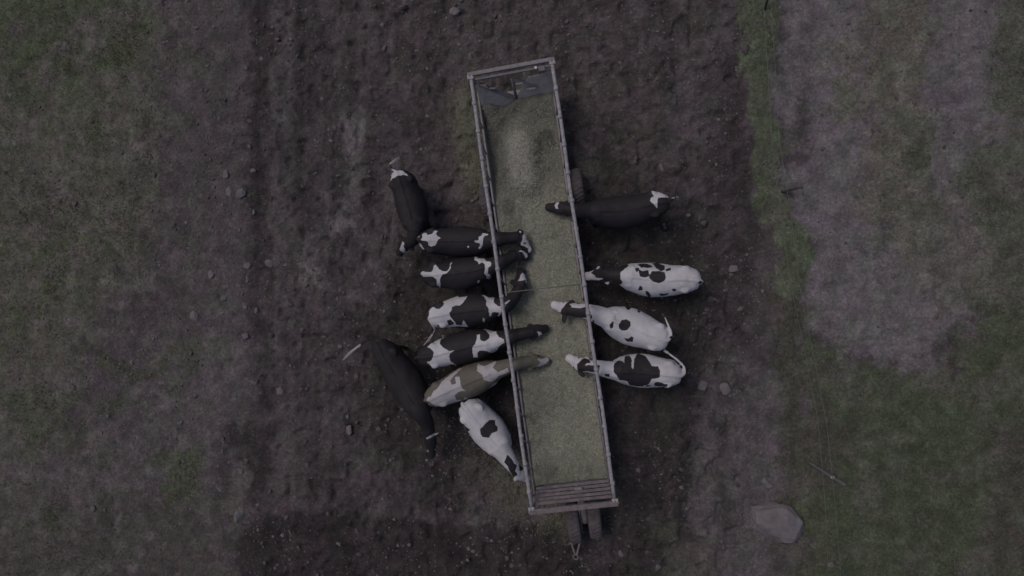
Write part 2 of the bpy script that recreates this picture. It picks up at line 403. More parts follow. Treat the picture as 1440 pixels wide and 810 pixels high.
def clodmesh(name, label, P, S, mat_, flat=.6, cat='gravel', kind='stuff'):
    phi = (1+5**.5)/2
    B = np.array([(-1, phi, 0), (1, phi, 0), (-1, -phi, 0), (1, -phi, 0), (0, -1, phi), (0, 1, phi), (0, -1, -phi), (0, 1, -phi), (phi, 0, -1), (phi, 0, 1), (-phi, 0, -1), (-phi, 0, 1)])/1.9
    T = np.array([(0, 11, 5), (0, 5, 1), (0, 1, 7), (0, 7, 10), (0, 10, 11), (1, 5, 9), (5, 11, 4), (11, 10, 2), (10, 7, 6), (7, 1, 8), (3, 9, 4), (3, 4, 2), (3, 2, 6), (3, 6, 8), (3, 8, 9), (4, 9, 5), (2, 4, 11), (6, 2, 10), (8, 6, 7), (9, 8, 1)])
    n = len(P); V = B[None]*(1+rng.uniform(-.35, .35, (n, 12, 1)))*S[:, None, None]*rng.uniform(.6, 1.3, (n, 1, 3)); V[..., 2] *= flat
    a = rng.uniform(0, 6.28, n); ca, sa = np.cos(a)[:, None], np.sin(a)[:, None]
    V = np.stack([V[..., 0]*ca-V[..., 1]*sa, V[..., 0]*sa+V[..., 1]*ca, V[..., 2]], -1)+P[:, None]
    Fc = (T[None]+(np.arange(n)*12)[:, None, None]).reshape(-1, 3)
    me = npmesh(name, V.reshape(-1, 3), Fc, False)
    return tag(link(name, me, mat_), label, cat, kind=kind)
def inwagon(px, py): return sdf(px, py, [(650, 90), (785, 75), (880, 715), (740, 730)]) > 0
n = 10500; x = rng.uniform(-12, 11.5, n); y = rng.uniform(-7, 7, n); px, py = ground_px(x, y)
keep = rng.random(n) < .2+.8*sstep(-.1, .4, fbm(x*.8+3, y*.8, 4))*((px > 240) & (px < 1040)); x, y = x[keep], y[keep]
clodmesh('mud_clods', 'small crumbled mud clods scattered over the trampled ground', np.stack([x, y, gz(x, y)+.004], 1), rng.gamma(2.2, .008, len(x))+.008, M['clod'], cat='mud')
n = 9000; x = rng.uniform(-11, 5.5, n); y = rng.uniform(-7, 7, n); px, py = ground_px(x, y)
keep = (rng.random(n) < .08+.9*sstep(.05, .5, fbm(x*.7+31, y*.7+3, 4))+.5*sstep(260, 100, py)*sstep(480, 560, px))*(px > 120); x, y = x[keep], y[keep]
clodmesh('gravel', 'tiny pale pebbles sprinkled over the mud', np.stack([x, y, gz(x, y)+.004], 1), rng.gamma(2, .006, len(x))+.006, M['stone'])
# ------------------------------------------------------------------ single stones
def rock(px, py, w, h, label, rot=0, hz=.5, mt='stone', group=None, sub=4, name='stone', seed=0):
    big = w > 40
    P = at(px, py, .02); s = 13.0/F*1.1
    MBs = MB(); MBs.ell((0, 0, 0), (1, 1, 1), None, 72 if big else 28, 44 if big else 18); V = np.array(MBs.v)
    rr = np.random.default_rng(int(px*7+py*13+seed))
    for k in range(13):                      # flat broken faces
        nrm = rr.normal(size=3); nrm[2] = abs(nrm[2])*.6 if k % 3 else nrm[2]; nrm /= np.linalg.norm(nrm); dd = rr.uniform(.66, .90) if big else rr.uniform(.52, .80)
        e = np.maximum(0, V@nrm-dd); V = V-e[:, None]*nrm*.93
    V = V*(1+.07*vn3(V*2.3+5+px)[:, None]+.035*vn3(V*7+px)[:, None]+.02*vn3(V*15+px)[:, None])
    V *= (w/2*s, h/2*s, min(w, h)/2*s*hz)
    a = math.radians(rot); c, q = math.cos(a), math.sin(a)
    V = np.stack([V[:, 0]*c-V[:, 1]*q, V[:, 0]*q+V[:, 1]*c, V[:, 2]], 1)
    MBs.v = [tuple(p) for p in V]
    z = float(gz(P[0], P[1])[0])
    o = MBs.build(name, M[mt], None, (P[0], P[1], z+min(w, h)/2*s*hz*.35), True)
    return tag(o, label, 'stone', group)
G1 = 'loose pale stones lying along the wheel rut'
rock(1096, 732, 82, 58, 'large flat grey boulder lying on the mud edge beside the green verge', -12, .45, 'boulder', name='boulder')
rock(1079, 680, 22, 12, 'narrow grey stone just above the large flat boulder', -50, .4)
rock(340, 272, 18, 19, 'large round pale stone beside the wheel rut, biggest of the left hand cluster', 10, .6, group=G1)
rock(322, 269, 15, 19, 'dull stone half sunk in mud, left neighbour of the large round stone', 10, .3, 'boulder', G1)
rock(318, 245, 12, 14, 'pale stone above the half sunk dull stone', -20, .6, group=G1)
rock(354, 240, 11, 8, 'small bright flat stone on the edge of the dark wheel rut', 0, .5, group=G1)
rock(377, 370, 17, 15, 'angular grey stone lying in the bottom of the dark wheel rut', 30, .6, group=G1)
rock(347, 374, 13, 11, 'rounded dull stone left of the angular stone in the rut', 0, .5, 'boulder', G1)
rock(346, 390, 6, 11, 'short upright pale stone just below the rounded dull stone', 0, .5, group=G1)
rock(301, 263, 8, 8, 'small pale stone alone in the mud left of the stone cluster', 0, .6, group=G1)
rock(313, 288, 7, 8, 'tiny pale stone below the large round stone', 40, .6, group=G1)
rock(355, 298, 6, 9, 'small oblong stone in the rut below the large round stone', 0, .6, group=G1)
rock(350, 205, 8, 8, 'small pale stone above the bright flat stone by the rut', -30, .6, group=G1)
rock(337, 324, 7, 8, 'small bright stone half way between the round and the angular stone', 0, .6, group=G1)
rock(295, 386, 14, 16, 'dull wide stone sunk in dirt far left of the angular stone', 0, .3, 'boulder', G1)
rock(272, 443, 18, 18, 'broad dull stone with a pointed top in the dry left ground', 20, .35, 'boulder')
rock(313, 420, 12, 10, 'pale angular stone right of the broad dull stone', 35, .6)
rock(343, 429, 8, 13, 'slim tilted pale stone at the left lip of the rut', 25, .6)
rock(357, 437, 7, 10, 'slim pale stone inside the rut beside the tilted one', -10, .6)
rock(345, 473, 14, 13, 'cracked squarish pale stone in the lower part of the rut', 10, .6)
rock(355, 538, 13, 8, 'flat oblong pale stone at the lower end of the rut', -5, .6)
rock(394, 549, 12, 13, 'dull round stone on the mud right of the flat oblong stone', 0, .4, 'boulder')
rock(253, 595, 10, 9, 'lone pale stone on the dry patch in the lower left', 0, .6)
rock(333, 726, 14, 25, 'tall pale block of stone at the corner of the dark wet mud', 0, .5)
rock(308, 687, 13, 8, 'slanted pale stone up left of the tall pale block', -40, .6)
rock(338, 662, 8, 13, 'tilted pale stone above the tall pale block', 25, .6)
rock(131, 716, 9, 13, 'pale upright stone in the sparse grass of the bottom left', 0, .6)
rock(147, 717, 7, 7, 'small pale stone right of the upright one in the bottom left grass', 0, .6)
rock(491, 606, 11, 19, 'tall light stone on the mud left of the black resting cow', 0, .6)
rock(488, 586, 8, 8, 'small grey stone just above the tall light stone', 0, .5, 'boulder')
rock(1033, 378, 17, 15, 'angular stone on the mud beside the right hand grass strip', 20, .5, 'boulder')
rock(930, 235, 10, 14, 'small pale wedge of stone above the black cow on the right', 20, .6)
rock(969, 302, 8, 7, 'pale pebble on the mud right of the black cow with the white rump', 0, .6)
rock(1020, 548, 17, 20, 'dull half buried rock right of the white cow with a long tail', 20, .3, 'boulder')
rock(988, 543, 17, 17, 'dull half buried rock nearest to the rump of the patched cow', -20, .3, 'boulder')
rock(1168, 795, 10, 10, 'dull stone by the bottom edge near the fence wires', 0, .4, 'boulder')
rock(873, 780, 8, 12, 'pale oval stone on the mud below the wagon right corner', 20, .6)
rock(926, 798, 10, 8, 'pale stone at the bottom edge right of the oval stone', 0, .5)
rock(958, 686, 9, 7, 'small pale flake of stone on the dark mud right of the wagon', 0, .5)
rock(898, 661, 8, 8, 'pale round stone on the dark mud close to the wagon side', 0, .5)
rock(1168, 393, 13, 8, 'flat pale flake on the dry track right of the grass strip', 30, .4)
rock(390, 56, 8, 6, 'pale pebble at the top of the mud, left one of the upper pair', 0, .5)
rock(409, 56, 10, 6, 'pale pebble at the top of the mud, right one of the upper pair', -20, .5)
rock(660, 78, 9, 9, 'pale stone lying off the top left corner of the wagon', 0, .5)
rock(640, 15, 18, 15, 'dull broad stone at the top edge above the wagon', 0, .35, 'boulder')
rock(345, 95, 8, 7, 'pale stone near the top of the wheel rut', 0, .5)
rock(291, 92, 7, 7, 'small pale stone left of the top of the wheel rut', 0, .5)
# ------------------------------------------------------------------ electric fence
def gpt(px, py, z=0.0):
    p = at(px, py, z); return np.array((p[0], p[1], z))
pb = gpt(1137, 650); pt = gpt(1190, 683, .62)
fp = tag(empty('fence_post', pb), 'grey weathered fence post leaning over the green verge near the boulder', 'fence post', 'posts of the wire fence')
z0 = float(gz(pb[0], pb[1])[0])
mb = MB(); d = (pt-pb)
mb.tube([(0, 0, z0-.1)]+[d*k+np.array((0, 0, .012*math.sin(k*9))) for k in np.linspace(.05, 1, 9)], [.035]*9+[.028], 10)
mb.build('post', M['post'], fp, smooth=True)
MB().box(d*.62+np.array((0, 0, .05)), (.07, .05, .05)).build('insulator', M['galv'], fp, bevel=.008)
pb2 = gpt(1096, 270); pt2 = gpt(1128, 264, .45)
f2 = tag(empty('fence_post', pb2), 'short dark leaning fence post between the grass strip and the dry track', 'fence post', 'posts of the wire fence')
d2 = pt2-pb2
MB().tube([(0, 0, -.1), d2*.3, d2*.7+np.array((0, .015, 0)), d2], [.03, .03, .026, .022], 10).build('post', M['post_dark'], f2, smooth=True)
pb3 = gpt(1075, 18); f3 = tag(empty('fence_post', pb3), 'thin dark fence post by the top edge of the picture', 'fence post', 'posts of the wire fence')
MB().tube([(0, 0, -.1), (0, .18, .3), (.02, .34, .5)], .022, 10).build('post', M['post_dark'], f3, smooth=True)
wf = tag(empty('fence_wires', gpt(1120, 400)), 'pair of thin pale fence wires running down the grass verge', 'fence wire')
o0 = np.array(wf.location)
w1 = [at(x_, y_, z_)-o0 for x_, y_, z_ in ((1070, -60, .4), (1077, 60, .42), (1086, 200, .38), (1098, 300, .3), (1112, 400, .22), (1133, 500, .2), (1150, 590, .28), (1156, 655, .38), (1161, 720, .34), (1168, 900, .3))]
w2 = [at(x_, y_, z_)-o0 for x_, y_, z_ in ((1080, -60, .55), (1090, 90, .5), (1096, 200, .5), (1112, 300, .42), (1124, 400, .3), (1148, 520, .3), (1163, 600, .38), (1170, 665, .5), (1177, 740, .45), (1190, 900, .4))]
MB().tube(w1, .0045, 6).build('wire', M['wire'], wf, smooth=True); MB().tube(w2, .0045, 6).build('wire', M['wire'], wf, smooth=True)
# ------------------------------------------------------------------ feed wagon
RZ, OX = 1.74, -.035
cT = (at(659, 107, RZ)+at(779, 86, RZ))/2; cB = (at(746, 718, RZ)+at(867, 705, RZ))/2
ctr = (cT+cB)/2; dv = cT-cB; L = float(np.linalg.norm(dv[:2])); wrot = math.atan2(-dv[0], dv[1])
Wt = (np.linalg.norm((at(659, 107, RZ)-at(779, 86, RZ))[:2])+np.linalg.norm((at(746, 718, RZ)-at(867, 705, RZ))[:2]))/2
hl, hw = L/2, Wt/2-.03
wg = tag(empty('feed_wagon', (ctr[0], ctr[1], 0), wrot), 'long narrow steel feed wagon with slanted side bars, full of chopped feed', 'feed wagon')
CW, SW = math.cos(wrot), math.sin(wrot)
def tolocal(P): 
    x, y = P[0]-ctr[0], P[1]-ctr[1]; return np.array((x*CW+y*SW, -x*SW+y*CW, P[2]))
def toworld(x, y): return ctr[0]+x*CW-y*SW, ctr[1]+x*SW+y*CW
BZ, bwid = 1.0, hw-.035
for s in (-1, 1):
    ys = np.linspace(-hl, hl, 20)
    r = MB().tube([(s*hw+.008*math.sin(y_*2.3+s), y_, RZ+.012*math.sin(y_*1.7)) for y_ in ys], .036, 12).build('top_rail', M['galv'], wg, smooth=True)
    k = 0
    for y_ in np.arange(-hl+.35, hl-.2, .535):
        MB().tube([(s*hw, y_-.035, RZ), (s*hw, y_+.035, RZ)], .047, 12).build('rail_collar', M['galv'], r, smooth=True)
        MB().tube([(s*(hw+.004), y_, RZ), (s*(bwid+.03)+OX*.5, y_-.16, 1.42), (s*bwid+OX, y_-.30, BZ)], .016, 10).build('slant_bar', M['galv'], wg, smooth=True)
    MB().tube([(s*bwid+OX, -hl+.05, BZ), (s*bwid+OX, hl-.05, BZ)], .02, 10).build('lower_rail', M['steel_sheet'], wg, smooth=True)
    MB().beam((s*(bwid-.01)+OX, -hl+.06, .78), (s*(bwid-.01)+OX, hl-.06, .78), .03, .42).build('side_board', M['steel_sheet'], wg, bevel=.004)
    MB().beam((s*.34, -hl+.1, .50), (s*.34, hl-.1, .50), .07, .12).build('chassis_beam', M['galv_dark'], wg, bevel=.005)
    for e in (-1, 1):
        cp = MB().beam((s*(hw-.01), e*(hl-.03), .5), (s*(hw-.01), e*(hl-.03), RZ-.03), .07, .07, (0, 1, 0)).build('corner_post', M['galv'], wg, bevel=.006)
        MB().box((s*hw, e*(hl-.02), RZ+.045), (.12, .1, .02)).build('corner_plate', M['galv'], cp, bevel=.004)
        for q in (-.03, .03): MB().ell((s*hw+q, e*(hl-.02), RZ+.06), (.014, .014, .012), None, 8, 6).build('bolt', M['tag'], cp, smooth=True)
MB().box((OX, 0, .585), (2*bwid-.06, 2*hl-.14, .03)).build('floor', M['steel_sheet'], wg)
# far (upper) end frame
MB().beam((-hw-.05, hl+.02, RZ+.03), (hw+.05, hl+.02, RZ+.03), .075, .08).build('end_beam', M['wood_pale'], wg, bevel=.01)
MB().beam((-hw+.03, hl-.07, RZ-.03), (hw-.03, hl-.07, RZ-.03), .05, .05).build('cross_beam', M['galv_dark'], wg, bevel=.008)
ep = MB()
RP = np.array(Matrix.Rotation(.42, 3, 'X'))@np.eye(3)
ep.add([(-hw+.05, hl-.13, 1.56), (-hw+.03, hl-.40, .82), (-.02, hl-.40, .82), (-.15, hl-.32, 1.06), (-.52, hl-.19, 1.40), (-.54, hl-.15, 1.54)], [(0, 1, 2, 3, 4, 5)])
ep.add([(.0, hl-.40, .82), (hw-.05, hl-.40, .82), (hw-.05, hl-.13, 1.56), (.30, hl-.15, 1.54), (.16, hl-.23, 1.30), (.0, hl-.32, 1.1)], [(0, 1, 2, 3, 4, 5)])
epo = ep.build('end_panel', M['panel'], wg); sm_ = epo.modifiers.new('thick', 'SOLIDIFY'); sm_.thickness = .012; sm_.offset = 0
MB().tube([(-.03, hl-.13, 1.58), (-.03, hl-.38, .88)], .028, 10).build('end_post', M['galv_dark'], wg, smooth=True)
MB().tube([(.52, hl-.11, 1.58), (.52, hl-.34, .88)], .022, 10).build('end_post', M['galv_dark'], wg, smooth=True)
MB().beam((-hw+.12, hl-.12, 1.55), (-.08, hl-.33, 1.0), .02, .09, (0, 1, .2)).build('brace', M['galv_dark'], wg, bevel=.003)
MB().beam((.02, hl-.14, 1.55), (.45, hl-.26, 1.25), .02, .07, (0, 1, .2)).build('brace', M['galv_dark'], wg, bevel=.003)
for a_, b_, z_ in (((688, 124.5), (697, 124), 1.42), ((680, 137), (701, 133.5), 1.15), ((725, 118.5), (735, 117), 1.5), ((741, 126), (753, 124), 1.3)):
    A, B = tolocal(at(*a_, z_)), tolocal(at(*b_, z_)); MB().beam(A, B, .035, .03).build('ledge', M['wood_pale'], wg, bevel=.004)
MB().box((.47, hl-.07, RZ+.01), (.05, .05, .03)).build('latch', M['tag'], wg, bevel=.006)
MB().box((.58, hl-.10, RZ-.01), (.12, .10, .05)).build('latch', M['galv_dark'], wg, bevel=.01)
# near (lower) end: weathered boards
MB().beam((-hw-.05, -hl-.02, RZ+.03), (hw+.05, -hl-.02, RZ+.03), .10, .08).build('end_beam', M['wood'], wg, bevel=.01)
for k in range(5):
    z_ = 1.62-.135*k; y_ = -hl+.07+.034*k
    R = Matrix.Rotation(.85, 3, 'X'); R = np.array(R)
    MB().box((random.uniform(-.006, .006), y_, z_), (2*hw-.09-.01*k, .022, .062), R@np.array(Matrix.Rotation(random.uniform(-.006, .006), 3, 'Y'))).build('board', M['wood'], wg, bevel=.006)
for px_, w_ in ((813, .15), (815, .10)):
    A = tolocal(at(px_, 687 if w_ == .15 else 695, 1.3)); MB().box(A, (w_, .05, .03)).build('patch_plate', M['wood_pale'], wg, bevel=.004)
A, B = tolocal(at(709, 411.5, RZ)), tolocal(at(826, 399, RZ))
MB().tube([A, (A+B)/2-np.array((0, 0, .04)), B], .0085, 6).build('tie_wire', M['wire'], wg, smooth=True)
# wheels
def wheel(c, ax, r=.41, w=.24):
    c = np.array(c, float); ax = np.array(ax, float); ax /= np.linalg.norm(ax)
    u = np.cross(ax, (0, 0, 1)); u /= np.linalg.norm(u); v = np.cross(u, ax); n = 56
    prof = [(-.5, .60), (-.5, .80), (-.44, .93), (-.30, .99), (-.1, 1.0), (.1, 1.0), (.30, .99), (.44, .93), (.5, .80), (.5, .60)]
    V = []; Fs = []; m_ = len(prof)
    for i in range(n):
        a = 2*math.pi*i/n
        for j, (pw, pr) in enumerate(prof):
            rr = r*pr*(1-.028*((i+(j > 4)) % 2)*(2 <= j <= 7)); V.append(c+ax*pw*w+(u*math.cos(a)+v*math.sin(a))*rr)
    for i in range(n):
        for j in range(m_):
            a_, b_ = i*m_+j, i*m_+(j+1) % m_; c_, d_ = ((i+1) % n)*m_+(j+1) % m_, ((i+1) % n)*m_+j
            Fs.append((a_, b_, c_, d_))
    h = MB(); h.tube([c-ax*.09, c+ax*.09], r*.2, 16); wo = h.build('wheel', M['rim'], wg, smooth=False, bevel=.005)
    MB().add(V, Fs).build('tyre', M['tyre'], wo)
    MB().tube([c-ax*w*.36, c-ax*w*.28, c+ax*w*.28, c+ax*w*.36], [r*.58, r*.62, r*.62, r*.58], 28).build('rim', M['rim'], wo, smooth=False, bevel=.004)
wl = tolocal(at(679, 281, .72)); wr = tolocal(at(815, 262, .72)); yA = (wl[1]+wr[1])/2
wheel((wl[0]+.05, yA, .40), (1, 0, 0)); wheel((wr[0]-.04, yA, .40), (1, 0, 0))
MB().beam((wl[0]+.1, yA, .40), (wr[0]-.1, yA, .40), .08, .08).build('axle', M['galv_dark'], wg, bevel=.006)
fl, fr = tolocal(at(807, 739, .6)), tolocal(at(836.5, 733, .6))
wheel((fl[0], fl[1], .40), (1, .03, 0), .42, .27); wheel((fr[0], fr[1], .40), (1, -.03, 0), .42, .27)
MB().beam((fl[0], fl[1], .40), (fr[0], fr[1], .40), .07, .07).build('axle', M['galv_dark'], wg, bevel=.006)
MB().tube([((fl[0]+fr[0])/2, -hl+.5, .5), ((fl[0]+fr[0])/2, fl[1], .46)], .09, 16).build('turntable_post', M['galv_dark'], wg)
h1 = tolocal(at(812, 717, .55)); h2 = tolocal(at(817, 750, .5)); h3 = tolocal(at(809, 780, .35))
db = MB().beam(h1, h2, .10, .07).build('drawbar', M['galv_dark'], wg, bevel=.01)
q1, q2 = tolocal(at(803, 763, .4)), tolocal(at(816, 760, .4))
MB().beam(q1, h3, .035, .04).beam(q2, h3+np.array((.03, 0, 0)), .035, .04).beam(q1, q2, .03, .04).build('hitch_fork', M['galv_dark'], db, bevel=.004)
MB().tube([h3+np.array((.05*math.cos(a), -.05+.05*math.sin(a), 0)) for a in np.linspace(0, 6.28, 18)], .014, 8).build('hitch_ring', M['galv_dark'], db, smooth=True)
# ------------------------------------------------------------------ feed in the wagon
FZ = .88
fx = np.arange(-bwid+.02, bwid-.015, .02); fy = np.arange(-hl+.22, hl-.30, .02)
def feed_h(x, y):
    h = FZ+.055*fbm(x*2.2+9, y*1.6, 4, .6)+.024*fbm(x*10, y*10, 4, .7)+(.22+.10*fbm(x*3+5, y*3, 3))*sstep(hl-.95, hl-.35, y)*(1-.8*np.exp(-((x+.30)/.22)**2))
    up = sstep(1.6, 2.4, y)
    m0 = tolocal(at(734, 222, 1.1)); dx, dy = np.abs(x-m0[0]+.02)/.29, np.abs(y-m0[1])/.60
    rr_ = (dx**2.6+dy**3.4)*(1+.5*fbm(x*3, y*3, 4)); mound = np.exp(-rr_**1.3)
    h = h-.10*up+mound*.22-.05*up*np.exp(-((np.hypot((x-m0[0]+.02)/.5, (y-m0[1])/.9)-1)/.22)**2)*(.5+vn(x*4, y*4))
    h = h-.04*sstep(.3, .9, vn(x*3.3+2, y*2.6))*up*(1-np.clip(mound*2, 0, 1))
    for q in ((728, 155, .09, .05), (700, 200, .10, .03), (690, 165, .13, .05), (784, 665, .13, .07), (800, 240, .08, .05)):
        c = tolocal(at(q[0], q[1], .9)); h = h-q[3]*1.5*np.exp(-((x-c[0])**2+(y-c[1])**2)/q[2]**2)
    return h+.06*sstep(bwid-.2, bwid, np.abs(x))*(1-up)
XX, YY = np.meshgrid(fx, fy, indexing='ij'); ZZ = feed_h(XX, YY)
def feed_col(x, y):
    up = sstep(1.2, 2.4, y)[..., None]; gg = fbm(x*1.5+4, y*1.2, 4)[..., None]
    c = np.array((.288, .294, .240))*(1-up)+np.array((.215, .218, .182))*up
    m0 = tolocal(at(734, 222, 1.1)); dx, dy = np.abs(x-m0[0]+.02)/.29, np.abs(y-m0[1])/.60
    k = np.exp(-(dx**2.6+dy**3.4)**1.6*(1+.5*fbm(x*4, y*4, 4)))[..., None]
    c = c*(1-.8*k)+np.array((.375, .368, .325))*.85*k
    lo = sstep(-hl+1.0, -hl+.25, y)[..., None]; c = c*(1-.22*lo)
    dk = sstep(.05, .45, fbm(x*2.4+14, y*2.0+3, 5, .7))[..., None]*(.22+.22*up)*(1-k)
    return c*(1-dk)*(1+.14*gg)
nx, ny = XX.shape; idx = np.arange(nx*ny).reshape(nx, ny)
Fq = np.stack([idx[:-1, :-1], idx[1:, :-1], idx[1:, 1:], idx[:-1, 1:]], -1).reshape(-1, 4)
me = npmesh('feed', np.stack([XX+OX, YY, ZZ], -1).reshape(-1, 3), Fq); setcol(me, feed_col(XX, YY).reshape(-1, 3))
fo = tag(link('chopped_feed', me, M['feed'], None, (ctr[0], ctr[1], 0)), 'green brown chopped feed filling the wagon trough', 'feed', kind='stuff'); fo.rotation_euler = (0, 0, wrot)
m, t, b = mat('feed_fibres', .95, .08); t.links.new(N(t, 'ShaderNodeAttribute', attribute_name='col').outputs['Color'], b.inputs['Base Color']); M['fibre'] = m
def fibres(name, label, x, y, zf, colf, loc=(0, 0, 0), rz=0, Lr=(.02, .07), cat='feed'):
    n = len(x); z = zf(x, y)+rng.uniform(.002, .014, n); a = rng.uniform(0, 6.28, n); l = rng.uniform(*Lr, n)/2; w = rng.uniform(.0015, .004, n)
    dx, dy = np.cos(a)*l, np.sin(a)*l; sx, sy = -np.sin(a)*w, np.cos(a)*w; dz = rng.uniform(-.35, .35, n)*l
    V = np.stack([np.stack([x-dx-sx, y-dy-sy, z-dz], 1), np.stack([x+dx-sx, y+dy-sy, z+dz], 1), np.stack([x+dx+sx, y+dy+sy, z+dz], 1), np.stack([x-dx+sx, y-dy+sy, z-dz], 1)], 1).reshape(-1, 3)
    me = npmesh(name, V, np.arange(n*4).reshape(-1, 4), False)
    C = colf(x, y)*rng.uniform(.6, 1.6, (n, 1))*(1+rng.normal(0, .04, (n, 3))); setcol(me, np.repeat(np.clip(C, .02, .6), 4, 0))
    o = tag(link(name, me, M['fibre'], None, loc), label, cat, kind='stuff'); o.rotation_euler = (0, 0, rz); return o
n = 60000
fibres('feed_stalks', 'loose dry stalks lying on the feed inside the wagon', rng.uniform(-bwid+.04+OX, bwid-.04+OX, n), rng.uniform(-hl+.24, hl-.32, n), lambda x, y: feed_h(x-OX, y), lambda x, y: feed_col(x-OX, y), (ctr[0], ctr[1], 0), wrot)
n = 1300
fibres('feed_straw', 'longer pale straws lying loose on top of the feed', rng.uniform(-bwid+.1, bwid-.1, n), rng.uniform(-hl+.3, hl-.4, n), lambda x, y: feed_h(x-OX, y)+.006, lambda x, y: np.array((.34, .33, .32))*np.ones((len(x), 1)), (ctr[0], ctr[1], 0), wrot, (.04, .11))
# spilled feed on the mud
sp = [([(640, 125), (668, 120), (682, 250), (668, 265), (648, 230)], 14, 1.0), ([(735, 640), (700, 655), (690, 690), (720, 720), (770, 745), (830, 735), (850, 700), (760, 640)], 30, .75), ([(800, 232), (822, 230), (826, 245), (806, 248)], 8, .7), ([(640, 600), (720, 600), (740, 700), (660, 700)], 40, .18)]
n = 160000; x = rng.uniform(-2.6, 2.8, n); y = rng.uniform(-5.6, 5, n); px, py = ground_px(x, y); dn = 0
wv = fbm(x*3, y*3, 4, .6)*26
for poly, soft, op in sp: dn = np.maximum(dn, sstep(-soft, soft, sdf(px, py, poly)+wv)*op)
keep = rng.random(n) < dn
fibres('spilled_feed', 'green brown feed spilled on the mud along the wagon', x[keep], y[keep], gz, lambda x, y: np.array((.155, .152, .122))*np.ones((len(x), 1)), Lr=(.03, .08))
n = 5000; x = rng.uniform(-6, 5, n); y = rng.uniform(-6.8, 6.8, n)
keep = rng.random(n) < sstep(0, .5, fbm(x*.9+2, y*.9+11, 3)); 
fibres('straw_litter', 'pale bits of straw trodden into the mud', x[keep], y[keep], gz, lambda x, y: np.array((.15, .14, .13))*np.ones((len(x), 1)), Lr=(.03, .1), cat='straw')
# ------------------------------------------------------------------ cows
def zt(x0, y0, s): return lambda pts: [(x0+a/s, y0+b/s) for a, b in pts]
z1, z2, z3, z4, z5 = zt(480, 200, 4.793), zt(480, 360, 4.793), zt(480, 480, 3.683), zt(740, 220, 5.063), zt(740, 350, 3.856)
zA, zB, zC, zD, zE, zF, zG = zt(580, 310, 9), zt(580, 400, 6.23), zt(690, 310, 7.36), zt(590, 490, 4.05), zt(480, 460, 4.05), zt(815, 350, 6.232), zt(790, 440, 6.747)
def crom(P, n):
    P = np.array(P, float); d = np.r_[0, np.cumsum(np.linalg.norm(np.diff(P, axis=0), axis=1))]
    Q = np.vstack([2*P[0]-P[1], P, 2*P[-1]-P[-2]]); out = []
    for s in np.linspace(0, d[-1], n):
        i = min(max(np.searchsorted(d, s)-1, 0), len(P)-2); t = (s-d[i])/(d[i+1]-d[i]+1e-9)
        a, b, c, e = Q[i], Q[i+1], Q[i+2], Q[i+3]
        out.append(.5*((2*b)+(c-a)*t+(2*a-5*b+4*c-e)*t*t+(-a+3*b-3*c+e)*t**3))
    return np.array(out), d[-1]
TOR = np.array([  # s, half width, top, bottom
    (0.00, .12, 1.22, 1.02), (.03, .185, 1.275, .93), (.08, .228, 1.315, .82), (.16, .262, 1.335, .72), (.24, .285, 1.345, .64), (.34, .305, 1.325, .57),
    (.46, .335, 1.315, .52), (.58, .355, 1.31, .50), (.70, .335, 1.315, .52), (.80, .305, 1.335, .55), (.89, .265, 1.345, .60), (.95, .23, 1.32, .66), (1.0, .18, 1.27, .74)])
